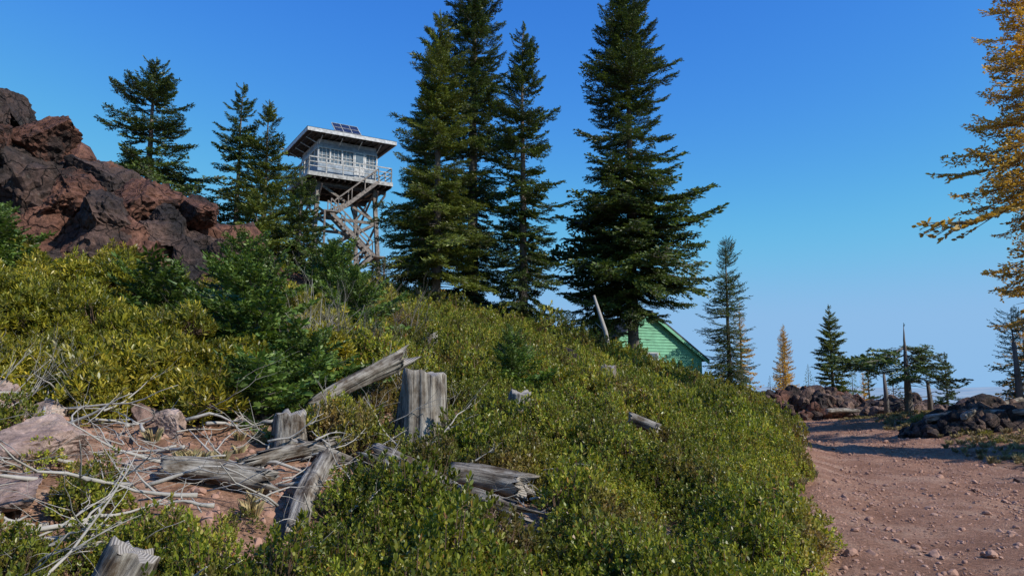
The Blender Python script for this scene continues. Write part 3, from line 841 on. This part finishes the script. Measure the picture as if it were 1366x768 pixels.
for _ in range(3600): try_m(rng.uniform(-24, 14), rng.uniform(27, 48), 1.9)
P = np.array(P); P[:, 2] += Hn(P[:, 0], P[:, 1])-.02
scatter('manzanita_shrubs', P, Ro, S, I, LIB_manz)

P = []; Ro = []; S = []; I = []
for _ in range(2300):
    x = rng.uniform(-13, -1.8); y = rng.uniform(8.2, 15.2)
    if x > -2.0-(y-8)*.22 or clear(x, y): continue
    nz = mnoise.noise(Vector((x*.8, y*.8, 9)))
    if nz < -.35: continue
    edge = min(1, (y-8.2)/1.4)
    hh = (.2+.85*max(0, nz+.35))*edge
    P.append((x, y, hh*rng.random()**.6)); Ro.append((rng.normal(0, .3), rng.normal(0, .3), rng.uniform(0, 6.28)))
    s = rng.uniform(.7, 1.25); S.append((s, s, s)); I.append(rng.integers(0, 5))
P = np.array(P); P[:, 2] += Hn(P[:, 0], P[:, 1])
scatter('chinquapin_shrubs', P, Ro, S, I, LIB_chin)

def tuft(seed):
    random.seed(seed); b = MB()
    for i in range(90):
        a = random.uniform(0, 6.28); rr = random.uniform(0, .05); L = random.uniform(.05, .14)
        p = Vector((math.cos(a)*rr, math.sin(a)*rr, 0)); o = Vector((math.cos(a), math.sin(a), 0)); s = Vector((-math.sin(a), math.cos(a), 0))*.0012
        m = p+o*L*.15+Vector((0, 0, L*.7)); e = p+o*L*random.uniform(.2, .6)+Vector((0, 0, L))
        b.poly([p-s, p+s, m+s*.8, e, m-s*.8])
    return b.mesh('tuft_%d' % seed, [M_straw])
LT = make_lib('grass_tufts', [tuft(i) for i in range(3)])
P = []
for _ in range(14): P.append((-2.95+rng.normal(0, .2), 7.55+rng.normal(0, .15), 0))
for _ in range(12): P.append((rng.uniform(-5.2, -2.2), rng.uniform(5.4, 8.4), 0))
for _ in range(900):
    y = rng.uniform(8, 44); l, r = pedge(np.array([y])); P.append((r[0]+abs(rng.normal(0, 1.6))-.2, y, 0))
for _ in range(160):
    y = rng.uniform(10, 40); l, r = pedge(np.array([y])); P.append((l[0]+rng.normal(0, .12), y, 0))
P = np.array(P); P[:, 2] = Hn(P[:, 0], P[:, 1])-.01
scatter('dry_grass', P, np.c_[np.zeros((len(P), 2)), rng.uniform(0, 6.28, len(P))], rng.uniform(.6, 1.3, len(P)), rng.integers(0, 3, len(P)), LT)
P = []; Ro = []; S = []; I = []
for _ in range(420):
    y = rng.uniform(9, 46); l, r = pedge(np.array([y])); x = r[0]+.4+abs(rng.normal(0, 2.2))
    if mnoise.noise(Vector((x*.6, y*.6, 1))) < 0.05: continue
    P.append((x, y, H(x, y)-.03)); Ro.append((0, 0, rng.uniform(0, 6.28))); s = rng.uniform(.4, .9); S.append((s, s, s*.7)); I.append(rng.integers(0, 6))
scatter('low_weeds', P, Ro, S, I, LIB_manz)

# ------------------------------------------------------------------ dead sticks & brush
def stick(b, p, a, L, r, pitch=0.0, forks=2, follow=True):
    pts = [Vector(p)]; rad = [r]; n = 6; d = Vector((math.cos(a)*math.cos(pitch), math.sin(a)*math.cos(pitch), math.sin(pitch)))
    for i in range(n):
        d = (d+rv()*.17).normalized(); q = pts[-1]+d*L/n
        if follow:
            g = H(q.x, q.y)+r+.01
            if q.z < g: q.z = g
        pts.append(q); rad.append(r*(1-.8*(i+1)/n))
    b.tube(pts, rad, 5, 0, True)
    if forks > 0 and L > .2:
        for k in range(forks):
            i = random.randint(2, n-1)
            stick(b, pts[i], a+random.choice((-1, 1))*random.uniform(.4, 1.0), L*random.uniform(.35, .6), rad[i]*.7, pitch+random.uniform(-.2, .4), forks-1, follow)
random.seed(77); b = MB()
for _ in range(165):
    x = random.uniform(-5.4, -2.2); y = random.uniform(4.4, 8.6)
    stick(b, (x, y, H(x, y)+random.uniform(.02, .24)), random.gauss(0, .9)+random.choice((0, 3.14)), random.uniform(.35, 1.3), random.choice((.005, .007, .01, .015, .022)), random.uniform(0, .3), 2)
for _ in range(50):
    x = random.uniform(-2.4, .5); y = random.uniform(6.2, 9.0)
    stick(b, (x, y, H(x, y)+random.uniform(.05, .3)), random.uniform(0, 6.28), random.uniform(.3, .9), random.uniform(.005, .016), random.uniform(0, .5), 2)
add_obj('fallen_sticks', b.mesh('fallen_sticks', [M_deadtwig], True))
def brush(x, y, n, L, seed, mat=M_deadtwig):
    random.seed(seed); b = MB(); z = H(x, y)
    for _ in range(n):
        stick(b, (random.uniform(-.25, .25), random.uniform(-.2, .2), 0), random.uniform(0, 6.28), L*random.uniform(.6, 1.1), random.uniform(.006, .013), random.uniform(.35, 1.2), 3, False)
    add_obj('dead_brush', b.mesh('dead_brush', [mat], True), None, (x, y, z))
brush(-3.3, 12.2, 30, 1.5, 91); brush(-2.7, 13.0, 26, 1.5, 92, M_snag); brush(-5.2, 9.0, 16, .9, 93); brush(-6.3, 9.0, 14, .8, 94)
brush(-1.9, 10.8, 12, .9, 95); brush(-1.0, 10.2, 10, .7, 96); brush(.35, 7.3, 8, .5, 97); brush(-4.2, 12.0, 24, 1.6, 98, M_snag)
brush(-5.6, 8.0, 14, .9, 86); brush(-2.0, 8.8, 8, .7, 85)
brush(-2.6, 18, 16, 1.6, 99, M_snag)
brush(-5.0, 24, 20, 2.2, 89, M_snag); brush(14.5, 23, 14, 1.0, 88, M_snag); brush(16.2, 22.5, 14, 1.3, 87, M_snag)

# ------------------------------------------------------------------ fire lookout tower
T = bpy.data.objects.new('fire_lookout_tower', None); scene.collection.objects.link(T)
TX, TY = -12.64, 52.25; TZ = H(TX, TY)
T.location = (TX, TY, 0); T.rotation_euler = (0, 0, R(31))
ZD = 16.0
lt, lb_ = 2.0, 2.45
b = MB()
def leg(sx, sy, z):
    t = (z-TZ)/(ZD-TZ); q = lb_+(lt-lb_)*t; return Vector((sx*q, sy*q, z))
cs = [(-1, -1), (1, -1), (1, 1), (-1, 1)]
for c in cs: b.beam(leg(*c, TZ-.6), leg(*c, ZD-.3), .26, .26)
lev = [TZ+.3, TZ+2.9, TZ+5.4, ZD-.5]
for i in range(4):
    c0 = cs[i]; c1 = cs[(i+1) % 4]
    for j, z in enumerate(lev):
        b.beam(leg(*c0, z), leg(*c1, z), .14, .2)
        if j < 3:
            b.beam(leg(*c0, z), leg(*c1, lev[j+1]), .10, .16); b.beam(leg(*c1, z)*1.02-Vector((0, 0, z*.02)), leg(*c0, lev[j+1])*1.02-Vector((0, 0, lev[j+1]*.02)), .10, .16)
add_obj('tower_frame', b.mesh('tower_frame', [M_beam]), T)
b = MB()
hd = 3.0
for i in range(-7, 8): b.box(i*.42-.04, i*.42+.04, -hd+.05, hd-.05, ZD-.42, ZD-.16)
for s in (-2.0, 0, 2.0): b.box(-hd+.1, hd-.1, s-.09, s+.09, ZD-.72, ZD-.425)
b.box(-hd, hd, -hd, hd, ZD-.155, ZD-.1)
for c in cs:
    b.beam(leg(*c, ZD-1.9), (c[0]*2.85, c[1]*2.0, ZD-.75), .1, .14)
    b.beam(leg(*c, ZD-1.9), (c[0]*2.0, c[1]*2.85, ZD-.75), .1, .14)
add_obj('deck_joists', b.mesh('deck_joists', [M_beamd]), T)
b = MB()
for (x0, x1, y0, y1) in ((-hd, hd, -hd-.05, -hd), (-hd, hd, hd, hd+.05), (-hd-.05, -hd, -hd, hd), (hd, hd+.05, -hd, hd)):
    b.box(x0, x1, y0, y1, ZD-.30, ZD-.03)
b.box(-hd+.003, hd-.003, -hd+.003, hd-.003, ZD-.097, ZD-.04)
def rail(p, q, n=5):
    p = Vector(p); q = Vector(q)
    for i in range(n+1):
        c = p.lerp(q, i/n); b.beam(c, c+Vector((0, 0, 1.02)), .08, .08)
    for z, h in ((1.05, .08), (.72, .06), (.42, .06)):
        b.beam(p+Vector((0, 0, z)), q+Vector((0, 0, z)), .05, h)
e = hd-.06
rail((-e, -e, ZD-.04), (e, -e, ZD-.04)); rail((-e, -e, ZD-.04), (-e, e, ZD-.04)); rail((e, -e, ZD-.04), (e, e, ZD-.04)); rail((-e, e, ZD-.04), (e, e, ZD-.04))
add_obj('catwalk_railing', b.mesh('catwalk_railing', [M_rail]), T)
b = MB(); w = 2.13; wz0 = ZD-.03; wz1 = ZD+2.35; sill = ZD+.95; head = ZD+2.05
b.box(-w, w, -w, w, wz0, sill, 0)
for i in range(1, 6):
    z = wz0+i*.155
    b.box(-w-.012, w+.012, -w-.012, w+.012, z, z+.02, 0)
b.box(-w, w, -w, w, head, wz1, 0)
b.box(-w+.08, w-.08, -w+.08, w-.08, sill+.003, head-.003, 2)
n = 5
for side in range(4):
    ang = side*math.pi/2
    Rm = Matrix.Rotation(ang, 3, 'Z')
    def bx(x0, x1, y0, y1, z0, z1, mi):
        vs = [Rm @ Vector(p) for p in [(x0, y0, z0), (x1, y0, z0), (x1, y1, z0), (x0, y1, z0), (x0, y0, z1), (x1, y0, z1), (x1, y1, z1), (x0, y1, z1)]]
        b.raw(vs, [(3, 2, 1, 0), (4, 5, 6, 7), (0, 1, 5, 4), (1, 2, 6, 5), (2, 3, 7, 6), (3, 0, 4, 7)], mi)
    for i in range(n+1):
        x = -w+i*2*w/n; bx(x-.05, x+.05, -w-.02, -w+.06, sill+.06, head-.06, 1)
        if i < n:
            for k in (1, 2): bx(x+k*2*w/n/3-.015, x+k*2*w/n/3+.015, -w+.03, -w+.07, sill+.06, head-.06, 1)
    bx(-w-.02, w+.02, -w-.03, -w+.05, sill-.005, sill+.06, 1)
    bx(-w-.02, w+.02, -w-.03, -w+.05, head-.06, head+.005, 1)
    bx(-w+.05, w-.05, -w+.035, -w+.065, (sill+head)/2-.015, (sill+head)/2+.015, 1)
    if side in (0,):
        bx(.45, 1.2, -w-.045, -w+.02, wz0+.05, head, 1); bx(.55, 1.1, -w-.055, -w-.046, sill+.1, head-.1, 2)
add_obj('cab', b.mesh('cab', [M_cabwall, M_white, M_glass]), T)
b = MB(); er = 3.15; ez = ZD+2.75
b.box(-er, er, -er, er, ez-.02, ez+.04, 0)
for i in range(4):
    Rm = Matrix.Rotation(i*math.pi/2, 3, 'Z')
    p = Rm @ Vector((-er-.03, -er-.03, ez+.09)); q = Rm @ Vector((er+.03, -er-.03, ez+.09)); b.beam(p, q, .05, .26, 1)
    p1 = Rm @ Vector((-er-.08, -er-.08, ez+.225)); q1 = Rm @ Vector((er+.08, -er-.08, ez+.225)); b.poly([p1, q1, (0, 0, ez+.95)], 2)
for i in range(-6, 7):
    b.box(i*.48-.035, i*.48+.035, -er+.05, er-.05, ez-.14, ez-.023, 0)
b.box(-w+.05, w-.05, -w+.05, w-.05, wz1+.003, ez-.145, 1)
for s in (-2.1, -.7, .7, 2.1):
    b.beam((s, -w-.03, wz1-.1), (s, -er+.15, ez-.16), .05, .05, 1)
    b.beam((-w-.03, s, wz1-.1), (-er+.15, s, ez-.16), .05, .05, 1)
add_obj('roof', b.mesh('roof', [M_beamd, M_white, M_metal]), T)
b = MB()
sc = Vector((.1, -1.2, ez+1.2)); ux = Vector((.95, 0, 0)); uy = Vector((0, .5, .45))
nrm = ux.cross(uy).normalized()*.03
P4 = [sc-ux-uy, sc+ux-uy, sc+ux+uy, sc-ux+uy]
b.raw([p-nrm for p in P4]+[p+nrm for p in P4], [(3, 2, 1, 0), (4, 5, 6, 7), (0, 1, 5, 4), (1, 2, 6, 5), (2, 3, 7, 6), (3, 0, 4, 7)], 0)
for s in (-1, -.34, .34, 1): b.beam(sc+ux*s-uy+nrm*1.3, sc+ux*s+uy+nrm*1.3, .035, .02, 1, up=nrm)
for s in (-1, 0, 1): b.beam(sc-ux+uy*s+nrm*1.5, sc+ux+uy*s+nrm*1.5, .035, .02, 1, up=nrm)
for s in (-.7, .7):
    c1 = sc+ux*s+uy-nrm; c2 = sc+ux*s-uy-nrm
    b.beam(c1, (c1.x, c1.y, ez+.4), .05, .05, 1); b.beam(c2, (c2.x, c2.y, ez+.3), .05, .05, 1)
add_obj('solar_panel', b.mesh('solar_panel', [M_solar, M_rail]), T)
b = MB()
def flight(p, q, wd=.75, steps=10):
    p = Vector(p); q = Vector(q); o = Vector((0, wd/2, 0))
    for s in (-1, 1):
        b.beam(p+o*s, q+o*s, .06, .24)
        b.beam(p+o*s+Vector((0, 0, .95)), q+o*s+Vector((0, 0, .95)), .05, .09)
        for t in (0, .33, .66, 1): c = p.lerp(q, t)+o*s; b.beam(c, c+Vector((0, 0, .95)), .06, .06)
    for i in range(steps+1):
        c = p.lerp(q, i/steps); b.box(c.x-.13, c.x+.13, c.y-wd/2+.04, c.y+wd/2-.04, c.z-.02, c.z+.02)
yS = -2.75
flight((-.9, yS, ZD-2.6), (1.9, yS, ZD-.15))
b.box(-1.9, -.9, yS-.5, yS+.6, ZD-2.68, ZD-2.6)
flight((-1.4, yS-.0, ZD-2.7), (1.6, yS-.0, ZD-5.4))
b.box(1.6, 2.5, yS-.5, yS+.6, ZD-5.5, ZD-5.42)
flight((-1.4, yS, TZ+.1), (1.6, yS, ZD-5.5), steps=12)
for (x, z0, z1) in ((-1.85, TZ-.3, ZD-2.7), (2.45, TZ-.3, ZD-5.5)): b.beam((x, yS-.45, z0), (x, yS-.45, z1), .12, .12)
add_obj('stairs', b.mesh('stairs', [M_beam]), T)

# ------------------------------------------------------------------ green cabin
K = bpy.data.objects.new('green_cabin', None); scene.collection.objects.link(K)
KZ = H(7.3, 41)-.2; K.location = (7.45, 40.0, 0); K.rotation_euler = (0, 0, R(15))
b = MB(); hw = 3.0; dp = 6; ev = 3.2; ap = 5.5
n = int((ap-KZ)/.16)
for i in range(n):
    z0 = KZ+i*.16; z1 = z0+.16
    def hwz(z): return hw if z < ev else max(0.02, hw*(ap-z)/(ap-ev))
    a0 = hwz(z0); a1 = hwz(z1)
    b.poly([(-a0, -.035, z0), (a0, -.035, z0), (a1, 0, z1), (-a1, 0, z1)]); b.poly([(-a0, 0, z0), (a0, 0, z0), (a0, -.035, z0), (-a0, -.035, z0)])
for i in range(int((ev-KZ)/.16)):
    z0 = KZ+i*.16; z1 = z0+.16
    for s in (-1, 1):
        b.poly([(s*(hw+.035), 0, z0), (s*(hw+.035), dp, z0), (s*hw, dp, z1), (s*hw, 0, z1)])
b.poly([(-hw, dp, KZ), (hw, dp, KZ), (hw, dp, ev), (0, dp, ap), (-hw, dp, ev)])
add_obj('walls', b.mesh('walls', [M_green]), K)
b = MB()
for s in (-1, 1):
    sl = (ap-ev)/hw; x1 = s*(hw+.42); z1 = ap+.1-sl*(hw+.42)
    b.raw([(0, -.25, ap+.1), (x1, -.25, z1), (x1, dp+.4, z1), (0, dp+.4, ap+.1), (0, -.25, ap+.2), (x1, -.25, z1+.1), (x1, dp+.4, z1+.1), (0, dp+.4, ap+.2)],
          [(3, 2, 1, 0), (4, 5, 6, 7), (0, 1, 5, 4), (1, 2, 6, 5), (2, 3, 7, 6), (3, 0, 4, 7)])
add_obj('roof', b.mesh('roof', [M_roofd]), K)
b = MB()
for s in (-1, 1):
    sl = (ap-ev)/hw; b.beam((0, -.22, ap+.0), (s*(hw+.4), -.22, ap-sl*(hw+.4)), .05, .14)
    b.box(s*hw-.05, s*hw+.05, -.06, -.037, KZ, ev-.1)
add_obj('trim', b.mesh('trim', [M_green]), K)
b = MB(); b.box(-.35, .45, -.085, -.05, KZ+1.1, KZ+1.7, 0); b.box(-.28, .38, -.09, -.086, KZ+1.17, KZ+1.63, 1)
add_obj('window', b.mesh('window', [M_white, M_glass]), K)

# ------------------------------------------------------------------ light & sky
EL, AZ = 37, 118      # sun elevation, azimuth clockwise from +Y
sv = Vector((math.cos(R(EL))*math.sin(R(AZ)), math.cos(R(EL))*math.cos(R(AZ)), math.sin(R(EL))))
sun = bpy.data.lights.new('sun', 'SUN'); sun.energy = 5.0; sun.angle = R(0.53); sun.color = (1.0, 0.95, 0.86)
so = bpy.data.objects.new('sun', sun); scene.collection.objects.link(so)
so.rotation_mode = 'QUATERNION'; so.rotation_quaternion = sv.to_track_quat('Z', 'Y'); so.location = (30, -10, 40)
wd = bpy.data.worlds.new('World'); scene.world = wd; wd.use_nodes = True
nt = wd.node_tree; bg = nt.nodes['Background']
sk = nt.nodes.new('ShaderNodeTexSky'); sk.sky_type = 'NISHITA'; sk.sun_disc = False
sk.sun_elevation = R(EL); sk.sun_rotation = R(AZ); sk.altitude = 1700; sk.air_density = 1.0; sk.dust_density = 0.15; sk.ozone_density = 3.0
# grade the physical sky per channel towards the deep alpine blue of the day
sep = nt.nodes.new('ShaderNodeSeparateColor'); nt.links.new(sk.outputs[0], sep.inputs[0])
comb = nt.nodes.new('ShaderNodeCombineColor')
for i, (p_, k_, cap) in enumerate(((1.5, 1.95, .27), (1.17, 2.1, .50), (0.6, 1.55, .80))):
    a_ = math_n(nt, 'MULTIPLY', sep.outputs[i], 0.1)
    a_ = math_n(nt, 'POWER', a_, p_)
    a_ = math_n(nt, 'MULTIPLY', a_, k_)
    a_ = math_n(nt, 'SMOOTH_MIN', a_, cap, .16)
    a_ = math_n(nt, 'MULTIPLY', a_, 10.0)
    nt.links.new(a_, comb.inputs[i])
nt.links.new(comb.outputs[0], bg.inputs['Color']); bg.inputs['Strength'].default_value = 0.10

cam = bpy.data.cameras.new('camera'); co = bpy.data.objects.new('camera', cam); scene.collection.objects.link(co)
cam.sensor_width = 36; cam.lens = 26; cam.clip_start = 0.05; cam.clip_end = 200000
co.location = (0, 0, 1.6); co.rotation_euler = (R(90+7.6), 0, 0)
scene.camera = co
